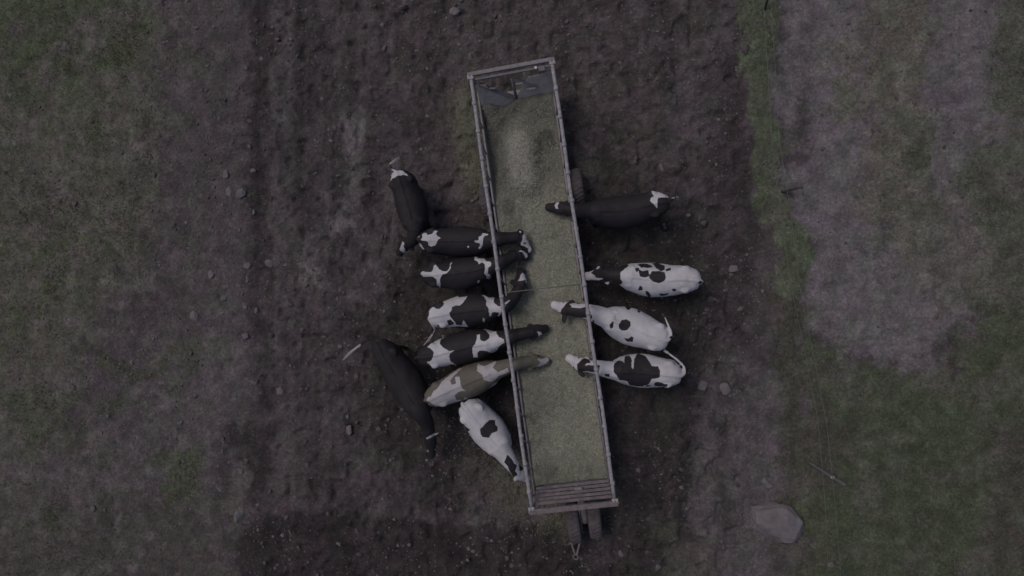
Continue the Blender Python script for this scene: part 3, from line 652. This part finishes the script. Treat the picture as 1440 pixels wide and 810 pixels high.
def cow(label, body, neck, poll, muzz, patches=(), white=False, brown=False, wid=1.0, zs=1.0, ears=None, eartag=None, tail=None, switch=None, zpoll=1.18, zmuz=.98, seed=0, groupname='cows'):
    rr = np.random.default_rng(seed+100)
    BP = [at(p[0], p[1], 1.15)[:2] for p in body]
    path, Lb = crom(BP, 44)
    mb = MB(); n = 28; V = []; Fs = []
    tan = np.gradient(path, axis=0); tan /= np.linalg.norm(tan, axis=1)[:, None]
    S = np.linspace(0, 1, 44); nrm = np.stack([-tan[:, 1], tan[:, 0]], 1)
    w = np.interp(S, TOR[:, 0], TOR[:, 1])*wid; zt_ = np.interp(S, TOR[:, 0], TOR[:, 2])*zs; zb = np.interp(S, TOR[:, 0], TOR[:, 3])*zs
    def sm(a): 
        a = np.r_[a[0], a, a[-1]]; return (a[:-2]+2*a[1:-1]+a[2:])/4
    w, zt_, zb = sm(sm(w)), sm(zt_), sm(zb)
    zw = zb+(zt_-zb)*.52
    for i in range(44):
        for k in range(n):
            a = 2*math.pi*k/n; ca, sa = math.cos(a), math.sin(a)
            xx = w[i]*np.sign(ca)*abs(ca)**.92
            zz = zw[i]+(zt_[i]-zw[i])*abs(sa)**1.12 if sa > 0 else zw[i]-(zw[i]-zb[i])*abs(sa)**.95
            V.append((path[i, 0]+nrm[i, 0]*xx, path[i, 1]+nrm[i, 1]*xx, zz))
    for i in range(43):
        for k in range(n):
            a, b = i*n+k, i*n+(k+1) % n; Fs.append((a, b, b+n, a+n))
    Fs.append(tuple(range(n))[::-1]); Fs.append(tuple(43*n+k for k in range(n)))
    mb.add(V, Fs)
    def bp(s, lat, z):
        i = s*43; j = int(min(max(i, 0), 42)); f = i-j; c = path[j]*(1-f)+path[j+1]*f
        return np.array((c[0]+nrm[j, 0]*lat*wid, c[1]+nrm[j, 1]*lat*wid, z*zs))
    # hooks, pins, withers, spine ridge, shoulder blades
    for sd in (-1, 1):
        mb.ell(bp(.20, sd*.175, 1.21), (.11, .10, .065)); mb.ell(bp(.05, sd*.08, 1.185), (.06, .06, .05))
        mb.ell(bp(.86, sd*.12, 1.10), (.15, .12, .20)); mb.ell(bp(.17, sd*.09, .92), (.17, .13, .24))
    mb.tube([bp(s, 0, z) for s, z in ((.03, 1.27), (.12, 1.325), (.24, 1.34), (.45, 1.31), (.65, 1.305), (.82, 1.34), (.90, 1.345), (.97, 1.30))], [.045, .036, .030, .025, .025, .030, .036, .03], 10)
    # legs
    for sd in (-1, 1):
        j = rr.uniform(-.10, .10)/max(Lb, 1)
        mb.tube([bp(.86, sd*.17, .95), bp(.87+j*.3, sd*.165, .72), bp(.88+j, sd*.15, .42), bp(.875+j, sd*.15, .16), bp(.885+j, sd*.15, .085), bp(.90+j, sd*.15, .0)], [.115, .085, .052, .036, .045, .055], 12)
        j = rr.uniform(-.05, .12)/max(Lb, 1)
        mb.tube([bp(.16, sd*.12, 1.02), bp(.22, sd*.14, .78), bp(.20+j, sd*.12, .58), bp(.14+j, sd*.11, .46), bp(.165+j, sd*.11, .17), bp(.18+j, sd*.11, .085), bp(.195+j, sd*.11, .0)], [.16, .13, .075, .052, .036, .045, .055], 12)
    mb.ell(bp(.22, 0, .60), (.15, .15, .12))
    # neck + head
    pl = at(poll[0], poll[1], zpoll); mz = at(muzz[0], muzz[1], zmuz)
    NP = [bp(.86, 0, 1.13), bp(.97, 0, 1.14)]+[np.array(at(q[0], q[1], 1.24 if zpoll > 1.1 else zpoll+.12)) for q in neck]+[pl]
    nk, Ln = crom(NP, 14); tt = np.linspace(0, 1, 14)
    rad = np.interp(tt, [0, .35, .75, 1], [.215, .175, .130, .11])*(.5+.5*wid)
    for sc, dz in ((1, 0), (.85, .06), (.9, -.07), (.6, -.13)):
        mb.tube([p+np.array((0, 0, dz*(1-.5*q))) for p, q in zip(nk, tt)], list(rad*sc), 14)
    ax = mz-pl; HL = np.linalg.norm(ax); ax /= HL
    side = np.cross(ax, (0, 0, 1)); side /= np.linalg.norm(side); up = np.cross(side, ax)
    prof = [(-.12, .06, .06, .0), (0, .112, .10, 0), (.18, .125, .115, -.012), (.36, .118, .11, -.015), (.55, .094, .09, -.012), (.74, .080, .074, -.008), (.88, .084, .068, -.004), (1.0, .074, .058, 0), (1.08, .035, .035, 0)]
    V = []; Fs = []; n = 16
    for s, a_, b_, o_ in prof:
        c = pl+ax*HL*s+up*o_; a_ = a_*1.12
        for k in range(n):
            q = 2*math.pi*k/n; V.append(c+side*a_*math.cos(q)+up*b_*math.sin(q)*(1 if math.sin(q) > 0 else 1.15))
    for i in range(len(prof)-1):
        for k in range(n):
            a, b = i*n+k, i*n+(k+1) % n; Fs.append((a, b, b+n, a+n))
    Fs.append(tuple(range(n))[::-1]); Fs.append(tuple((len(prof)-1)*n+k for k in range(n))); mb.add(V, Fs)
    for sd in (-1, 1):
        mb.ell(pl+ax*HL*.30+side*sd*.092+up*.035, (.030, .030, .028)); mb.ell(pl+ax*HL*1.0+side*sd*.035+up*.02, (.024, .024, .022))
    earpos = []
    for q, sd in enumerate((-1, 1)):
        base = pl+ax*.03+side*sd*.085+up*.01
        if ears and ears[q]: tip = at(ears[q][0], ears[q][1], zpoll+.0)
        else: tip = base+side*sd*.16-ax*.06-up*.03
        v = tip-base; l = max(np.linalg.norm(v), .05); v /= l; l = min(max(l, .14), .24); tip = base+v*l
        e2 = np.cross(v, up); e2 /= np.linalg.norm(e2)+1e-9; e3 = np.cross(v, e2)
        mb.ell(base+v*l*.56, (l*.56, .068, .026), np.stack([v, e2, e3], 1)); mb.tube([base-v*.03, base+v*l*.3], [.03, .028], 8)
        earpos.append((base+v*l*.62, e3))
    # tail
    tp = None
    if tail:
        tp = [bp(0.02, 0, 1.27)]+[at(a, b, c) for a, b, c in tail]
    else:
        tp = [bp(.02, 0, 1.27), bp(-.025, rr.uniform(-.02, .02), 1.18), bp(-.035, rr.uniform(-.05, .05), .9), bp(-.03, rr.uniform(-.05, .05), .62)]
    tc, Lt = crom(tp, 16)
    mb.tube(tc, list(np.linspace(.036, .02, 16)), 10)
    base = np.array((path[22, 0], path[22, 1], 0.0))
    me0 = mb.mesh('raw'); o = bpy.data.objects.new('raw', me0); SC.collection.objects.link(o)
    r = o.modifiers.new('r', 'REMESH'); r.mode = 'VOXEL'; r.voxel_size = .0145; r.use_smooth_shade = True
    s_ = o.modifiers.new('s', 'SMOOTH'); s_.iterations = 16; s_.factor = .5
    dg = bpy.context.evaluated_depsgraph_get(); dg.update()
    me = bpy.data.meshes.new_from_object(o.evaluated_get(dg)); bpy.data.objects.remove(o)
    nv = len(me.vertices); co = np.empty(nv*3, np.float32); me.vertices.foreach_get('co', co); co = co.reshape(-1, 3).astype(float)
    # skin folds and rib hints
    nn = np.empty(nv*3, np.float32); me.vertices.foreach_get('normal', nn); nn = nn.reshape(-1, 3)
    co = co+nn*(.006*vn3(co*7+seed)+.003*vn3(co*16+seed))[:, None]
    # coat marking field
    warp = .012*np.stack([vn3(co*6+seed*3), vn3(co*6+31+seed)], 1)+.008*np.stack([vn3(co*18+seed*3), vn3(co*18+31+seed)], 1)+(np.clip(1.1-co[:, 2], 0, 1)*.16)[:, None]*np.stack([vn3(co*2.5+seed), vn3(co*2.5+77)], 1)
    qx, qy = co[:, 0]+warp[:, 0], co[:, 1]+warp[:, 1]
    v = np.full(nv, .5 if white else -.5)
    for sgn, zz, poly in patches:
        W = [at(a, b, zz)[:2] for a, b in poly]; d = sdf(qx, qy, W)
        v = np.maximum(v, d) if sgn > 0 else np.minimum(v, -d)
    leg = sstep(.55, .2, co[:, 2])
    co -= base; me.vertices.foreach_set('co', co.astype(np.float32).ravel())
    for nm, arr in (('coat', v), ('leg', leg)):
        at_ = me.attributes.new(nm, 'FLOAT', 'POINT'); at_.data.foreach_set('value', arr.astype(np.float32))
    me.polygons.foreach_set('use_smooth', [True]*len(me.polygons)); me.update()
    me.materials.clear()
    co_ = link('cow', me, M['coat_brown' if brown else 'coat_black'], None, base)
    tag(co_, label, 'cow', groupname)
    for sd in (-1, 1):
        MB().ell(pl+ax*HL*.30+side*sd*.105+up*.045-base, (.019, .019, .019), None, 12, 8).build('eye', M['eye'], co_, smooth=True)
    if eartag is not None:
        for q in eartag:
            p, e3 = earpos[q]; e3 = e3*np.sign(e3[2]+1e-6)
            MB().ell(p+e3*.026-base, (.022, .022, .010), None, 12, 8).build('ear_tag', M['tag'], co_, smooth=True)
    if switch:
        a, b = tc[-2], tc[-1]; pts = [at(x_, y_, z_) for x_, y_, z_ in switch] if switch is not True else [b+np.array((0, 0, -.1)), b+np.array((0, 0, -.25))]
        sw = MB(); pc, _ = crom([b]+pts, 10)
        for q in range(16):
            off = rr.normal(0, .013, 3)*np.array((1, 1, .7)); sp_ = rr.uniform(.6, 1.3)
            sw.tube([p-base+off*(.4+sp_*i/9) for i, p in enumerate(pc[:int(rr.integers(8, 11))])], list(np.linspace(.012, .004, 10))[:10], 6) if False else None
            m_ = int(rr.integers(8, 11)); sw.tube([p-base+off*(.4+sp_*i/9) for i, p in enumerate(pc[:m_])], list(np.linspace(.012, .004, m_)), 6)
        sw.build('tail_switch', M['hair'], co_, smooth=True)
    return co_
B_, H_ = 1.22, 1.08
# left side, from the far end down
cow('black cow with a white rump, alone at the upper left, tail flicked up', [(558, 240), (566, 262), (575, 292), (584, 325)], [(580, 338)], (570, 341), (561, 357),
    [(1, B_, z1([(318, 178), (345, 180), (372, 190), (405, 186), (430, 205), (450, 222), (410, 222), (370, 240), (335, 248), (300, 275), (310, 255), (332, 235), (325, 210)])),
     (1, H_, z1([(370, 725), (385, 700), (402, 668), (420, 680), (405, 705), (408, 740), (392, 760)]))],
    wid=.93, tail=[(550, 236, 1.18), (549, 231, 1.1)], switch=[(555, 227, 1.05), (562, 222, 1.0)], seed=1, zs=.96, zmuz=.6, zpoll=.9)
cow('black cow with ragged white rump patch and white face, uppermost feeding on the left', [(589, 337), (615, 339), (655, 339), (688, 338)], [(705, 336)], (730, 333), (744, 353),
    [(1, B_, zA([(130, 180), (150, 155), (190, 160), (200, 185), (255, 175), (270, 145), (300, 125), (325, 135), (305, 175), (325, 205), (370, 230), (345, 240), (325, 285), (300, 315), (245, 335), (215, 310), (225, 290), (205, 270), (160, 265), (130, 250), (140, 215)])),
     (1, B_, zA([(65, 205), (85, 190), (98, 210), (82, 222)])), (1, B_, zA([(85, 290), (110, 300), (150, 365), (120, 370), (90, 330)])),
     (1, B_, zA([(890, 170), (905, 165), (965, 175), (965, 188), (920, 200), (905, 235), (900, 300), (880, 350), (850, 370), (845, 350), (865, 325), (860, 300), (825, 290), (795, 275), (800, 262), (850, 265), (850, 215), (880, 200)])),
     (1, B_, zA([(695, 335), (715, 320), (722, 335), (710, 348)])),
     (1, H_, zC([(340, 165), (350, 135), (385, 165), (405, 210), (405, 255), (425, 295), (405, 330), (385, 325), (395, 290), (360, 275), (320, 262), (320, 235), (335, 215)])), (-1, H_, zC([(340, 235), (370, 235), (372, 250), (345, 252)]))],
    wid=.92, ears=[(729, 323), None], eartag=[0], seed=2, zmuz=1.0)
cow('black cow with a white cross shaped rump patch, second feeding on the left', [(593, 385), (618, 386), (655, 383), (690, 375)], [(706, 368)], (726, 358), (743, 361),
    [(1, B_, zA([(120, 665), (140, 640), (190, 650), (250, 650), (275, 620), (275, 570), (300, 555), (320, 575), (345, 610), (390, 645), (430, 655), (455, 635), (475, 590), (480, 555), (495, 530), (500, 540), (490, 570), (495, 600), (470, 645), (440, 680), (390, 690), (365, 740), (350, 820), (330, 860), (312, 820), (320, 740), (290, 715), (200, 705), (150, 715)])),
     (1, B_, zA([(770, 455), (785, 455), (810, 475), (900, 480), (945, 520), (1005, 530), (1018, 550), (1010, 580), (980, 605), (965, 670), (985, 690), (980, 715), (945, 742), (930, 735), (940, 705), (920, 680), (935, 620), (935, 575), (915, 545), (890, 530), (860, 548), (840, 520), (780, 500)])),
     (1, B_, zA([(810, 790), (830, 752), (852, 762), (830, 785)])),
     (1, H_, zC([(295, 320), (320, 308), (350, 320), (375, 350), (378, 385), (360, 390), (350, 350), (330, 328)])), (1, H_, zC([(255, 485), (285, 465), (290, 480), (270, 495)]))],
    wid=.95, ears=[(717, 353), (728, 374)], eartag=[0], seed=3, zmuz=1.0)
cow('cow with white rump, black back and long white tail, head turned up the wagon', [(603, 446), (625, 442), (660, 437), (698, 433)], [(716, 426)], (731, 404), (733, 379),
    [(1, B_, zB([(150, 240), (165, 210), (185, 198), (215, 212), (250, 210), (270, 190), (275, 165), (255, 152), (300, 130), (350, 100), (385, 75), (445, 62), (440, 72), (390, 85), (365, 100), (400, 112), (470, 105), (465, 130), (445, 165), (415, 185), (375, 185), (350, 200), (350, 220), (330, 240), (335, 275), (350, 300), (375, 330), (380, 350), (430, 355), (455, 315), (478, 370), (455, 375), (380, 370), (300, 385), (250, 380), (235, 350), (195, 355), (160, 340), (135, 305), (155, 280)])),
     (-1, B_, zB([(310, 310), (335, 300), (365, 330), (360, 350), (310, 360)])),
     (1, B_, zB([(595, 98), (615, 92), (660, 115), (710, 108), (720, 150), (760, 185), (778, 190), (865, 130), (868, 142), (812, 200), (790, 200), (785, 240), (760, 285), (750, 280), (760, 245), (735, 232), (705, 240), (690, 280), (675, 270), (675, 210), (650, 180), (650, 140), (620, 108)])),
     (1, B_, zB([(160, 335), (215, 345), (225, 400), (110, 555), (80, 545), (180, 400)])),
     (1, B_, zB([(612, 330), (622, 290), (634, 300), (625, 330)])),
     (1, H_, zC([(330, 540), (365, 570), (390, 610), (395, 655), (378, 650), (360, 618), (290, 632), (305, 600), (310, 565)]))],
    wid=1.0, ears=[(722, 398), (741, 410)], tail=[(607, 455, 1.2), (611, 463, 1.05), (608, 470, .95)], switch=[(601, 480, .85), (595, 488, .8)], seed=4, zmuz=1.0)
cow('cow with black back between two white patches, its black head stretched into the feed', [(588, 502), (612, 499), (652, 489), (698, 479)], [(728, 471)], (751, 466), (770, 461),
    [(1, B_, zB([(135, 550), (185, 500), (230, 480), (265, 470), (235, 490), (245, 520), (270, 550), (330, 578), (375, 572), (335, 600), (325, 630), (335, 670), (355, 695), (370, 715), (358, 732), (345, 705), (300, 715), (305, 740), (235, 758), (180, 752), (165, 710), (130, 675), (165, 665), (200, 620), (200, 590), (170, 560)])),
     (1, B_, zB([(600, 390), (640, 400), (715, 385), (735, 425), (770, 460), (815, 470), (820, 505), (760, 545), (725, 595), (690, 602), (645, 580), (590, 578), (570, 600), (570, 640), (535, 640), (530, 560), (555, 520), (570, 480), (565, 440), (590, 432), (600, 480), (640, 495), (680, 465), (680, 440), (640, 410)])),
     (1, B_, zB([(415, 395), (450, 390), (495, 402), (490, 410), (440, 400)])), (1, B_, zB([(300, 435), (330, 415), (350, 415), (310, 440)])),
     (1, H_, z2([(1325, 505), (1345, 510), (1358, 530), (1345, 550), (1325, 560), (1338, 535)]))],
    wid=.96, ears=[(742, 458), (746, 477)], seed=5, zmuz=1.0)
cow('the only brown and white cow, at the left side of the wagon', [(600, 563), (622, 553), (660, 537), (700, 520)], [(728, 511)], (748, 508), (771, 508),
    [(1, B_, zD([(45, 290), (60, 270), (75, 270), (85, 240), (110, 220), (125, 190), (170, 150), (215, 122), (235, 118), (195, 150), (175, 180), (190, 205), (215, 195), (205, 160), (230, 160), (240, 200), (250, 225), (270, 235), (230, 240), (205, 265), (210, 295), (240, 300), (255, 275), (265, 300), (255, 310), (180, 330), (100, 335), (70, 310)])),
     (1, B_, zD([(325, 92), (365, 100), (430, 72), (440, 82), (420, 105), (450, 130), (505, 105), (515, 130), (455, 150), (425, 180), (400, 182), (370, 170), (368, 148), (330, 130)])),
     (1, B_, zD([(370, 265), (390, 235), (425, 195), (440, 200), (425, 225), (395, 250)])),
     (1, H_, z2([(1325, 682), (1355, 690), (1385, 680), (1410, 690), (1390, 712), (1365, 735), (1335, 755), (1325, 745), (1345, 715)]))],
    brown=True, wid=.95, ears=[(745, 499), (745, 518)], seed=6, zmuz=1.0)
cow('white cow with one big black back spot, lowest on the left of the wagon', [(651, 569), (664, 583), (681, 606), (708, 638)], [(719, 652)], (728, 665), (743, 674),
    [(-1, B_, zD([(350, 490), (350, 455), (375, 430), (395, 410), (425, 415), (430, 440), (443, 455), (440, 478), (415, 480), (395, 505), (360, 503)])),
     (-1, B_, zD([(225, 448), (260, 455), (285, 468), (265, 485), (235, 472)])), (-1, B_, zD([(190, 340), (202, 335), (205, 355), (195, 362)])),
     (-1, B_, zD([(360, 595), (390, 605), (385, 618), (362, 608)])),
     (-1, H_, z3([(862, 575), (878, 590), (900, 625), (912, 640), (905, 665), (915, 690), (895, 700), (875, 740), (855, 740), (880, 690), (868, 640), (850, 615)])),
     (-1, H_, z3([(922, 640), (938, 645), (935, 680), (922, 672)]))],
    white=True, wid=1.03, ears=[(723, 677), (733, 657)], seed=7, zs=.95, zmuz=.7, zpoll=.95)
cow('big all black cow at the lower left with pale tail tip and white face stripe', [(531, 481), (545, 506), (570, 546), (594, 585)], [(601, 597)], (604, 611), (607, 642),
    [(1, H_, zE([(465, 640), (500, 620), (545, 598), (550, 606), (510, 632), (470, 650)])), (1, H_, zE([(498, 728), (525, 724), (527, 734), (500, 737)])), (1, H_, zE([(457, 735), (463, 730), (465, 750), (459, 752)]))],
    wid=1.04, tail=[(522, 479, 1.18), (514, 480, 1.05), (507, 485, .95)], switch=[(494, 495, .8), (482, 506, .7)], seed=8, zs=1.0, zmuz=.5, zpoll=.85)
# right side
cow('black cow with a white patch on its rump, alone at the upper right side', [(941, 285), (918, 288), (878, 297), (828, 297)], [(812, 296)], (794, 293), (769, 291),
    [(1, B_, z4([(890, 232), (920, 232), (955, 255), (1000, 275), (1060, 275), (1060, 302), (990, 292), (935, 300), (930, 375), (915, 360), (905, 345), (875, 322), (885, 300), (905, 285), (890, 260)])),
     (1, H_, z4([(205, 355), (215, 330), (240, 330), (225, 355), (235, 382), (215, 380)]))],
    wid=.97, tail=[(947, 279, 1.2), (951, 278, 1.0)], switch=[(953, 278, .85), (954, 279, .7)], ears=[(799, 280), (798, 305)], eartag=[1], seed=9, zmuz=1.0)
cow('white cow with black neck and mottled back, uppermost of three on the right', [(984, 396), (965, 393), (925, 394), (872, 387)], [(859, 386)], (848, 385), (823, 389),
    [(-1, B_, zF([(340, 320), (382, 295), (360, 250), (352, 215), (365, 195), (430, 145), (380, 60), (-200, 60), (-200, 330)])),
     (1, H_, zF([(50, 200), (105, 178), (118, 160), (150, 165), (160, 148), (180, 155), (165, 172), (130, 175), (105, 205), (130, 225), (145, 250), (200, 252), (210, 262), (150, 278), (110, 300), (60, 285), (45, 240)])),
     (1, H_, zF([(225, 295), (255, 285), (275, 278), (300, 315), (240, 318)])),
     (-1, B_, zF([(605, 240), (635, 200), (690, 190), (745, 205), (752, 250), (735, 280), (690, 300), (640, 285), (610, 262)])),
     (-1, B_, zF([(520, 175), (545, 195), (605, 190), (610, 240), (560, 250), (525, 240), (515, 205)])),
     (-1, B_, zF([(510, 140), (540, 130), (600, 130), (645, 155), (600, 170), (540, 165)])), (-1, B_, zF([(480, 175), (515, 165), (515, 190), (495, 205)])),
     (-1, B_, zF([(640, 120), (700, 115), (750, 150), (745, 185), (710, 195), (670, 165)])), (-1, B_, zF([(755, 175), (800, 160), (800, 185), (760, 200)])),
     (-1, B_, zF([(515, 345), (530, 320), (555, 330), (550, 360), (520, 362)])), (-1, B_, zF([(575, 370), (600, 370), (635, 410), (620, 420), (590, 400)])),
     (-1, B_, zF([(700, 390), (740, 395), (780, 380), (770, 405), (740, 415), (705, 405)])), (-1, B_, zF([(810, 352), (840, 350), (842, 370), (812, 372)])),
     (-1, B_, zF([(1030, 285), (1060, 275), (1080, 290), (1055, 310)]))],
    white=True, wid=.98, ears=[(856, 399), (842, 375)], seed=10, zmuz=.75, zpoll=1.0)
cow('mostly white cow with round black spots, middle of three on the right', [(940, 480), (921, 473), (884, 459), (850, 446)], [(825, 438)], (798, 435), (777, 428),
    [(-1, B_, zF([(345, 655), (365, 620), (410, 612), (450, 640), (448, 675), (415, 710), (370, 710), (343, 690)])),
     (-1, B_, zF([(260, 665), (295, 632), (297, 690), (275, 698)])), (-1, B_, zF([(408, 515), (430, 485), (468, 492), (450, 530), (420, 538)])),
     (-1, B_, zF([(510, 545), (530, 530), (542, 545), (525, 565)])), (-1, B_, zF([(550, 525), (580, 525), (585, 540), (560, 545)])),
     (-1, B_, zF([(390, 780), (430, 785), (455, 765), (475, 775), (470, 815), (420, 818)])), (-1, B_, zF([(780, 775), (800, 760), (820, 775), (800, 788)])),
     (-1, B_, zF([(92, 570), (110, 575), (112, 610), (98, 608)])), (-1, B_, zF([(112, 625), (132, 630), (130, 645), (115, 640)])),
     (-1, H_, z5([(330, 310), (300, 318), (250, 318), (235, 298), (265, 292), (290, 300), (295, 270), (250, 265), (215, 300), (190, 330), (190, 400), (215, 420), (230, 372), (328, 370)]))],
    white=True, wid=1.06, ears=[(793, 454), (808, 424)], tail=[(944, 470, 1.22), (939, 456, 1.15), (935, 446, 1.05)], seed=11, zmuz=1.0)
cow('white cow with large black back patches, lowest of three on the right', [(958, 529), (940, 526), (902, 523), (862, 521)], [(834, 516)], (818, 514), (798, 502),
    [(-1, B_, zG([(485, 500), (500, 470), (540, 455), (585, 460), (590, 490), (600, 430), (650, 415), (665, 440), (655, 500), (670, 530), (690, 430), (740, 395), (800, 415), (835, 460), (850, 500), (910, 500), (930, 540), (925, 610), (850, 620), (820, 680), (760, 710), (650, 695), (620, 645), (545, 635), (525, 590), (490, 550)])),
     (-1, B_, zG([(880, 660), (910, 650), (1000, 675), (995, 702), (920, 705), (880, 695)])), (-1, B_, zG([(400, 572), (450, 575), (448, 605), (410, 600)])),
     (-1, B_, zG([(800, 690), (845, 690), (840, 705), (800, 708)])),
     (-1, H_, zG([(355, 480), (345, 550), (240, 540), (195, 545), (235, 580), (230, 612), (190, 615), (155, 580), (148, 480), (180, 440), (215, 420), (260, 430), (280, 460), (240, 462), (220, 480)]))],
    white=True, wid=.97, ears=[(821, 530), (826, 505)], tail=[(963, 524, 1.2), (961, 515, 1.15), (951, 505, 1.15), (940, 497, 1.12)], switch=[(935, 493, 1.08)], seed=12, zmuz=1.0)
# ------------------------------------------------------------------ light
SUN_EL, SUN_AZ = math.radians(63), math.radians(-55)     # azimuth from +Y clockwise
wd = bpy.data.worlds.new('World'); SC.world = wd; wd.use_nodes = True; t = wd.node_tree
bg = t.nodes['Background']; sky = t.nodes.new('ShaderNodeTexSky'); sky.sky_type = 'NISHITA'; sky.sun_disc = False
sky.sun_elevation = SUN_EL; sky.sun_rotation = SUN_AZ; sky.dust_density = 4; sky.air_density = 1.0; sky.ozone_density = .6
t.links.new(sky.outputs[0], bg.inputs[0]); bg.inputs[1].default_value = .09
sd = bpy.data.lights.new('sun', 'SUN'); so = bpy.data.objects.new('sun', sd); SC.collection.objects.link(so)
sd.energy = 1.25; sd.angle = math.radians(22); sd.color = (1.0, .90, .86)
dirv = Vector((math.sin(SUN_AZ)*math.cos(SUN_EL), math.cos(SUN_AZ)*math.cos(SUN_EL), math.sin(SUN_EL)))
so.rotation_euler = dirv.to_track_quat('Z', 'Y').to_euler(); so.location = (0, 0, 20)
vs = SC.view_settings; vs.view_transform = 'Standard'; vs.look = 'None'; vs.gamma = 1; vs.exposure = -0.85
SC.render.engine = 'CYCLES'; SC.cycles.max_bounces = 5; SC.cycles.diffuse_bounces = 3; SC.cycles.use_denoising = True
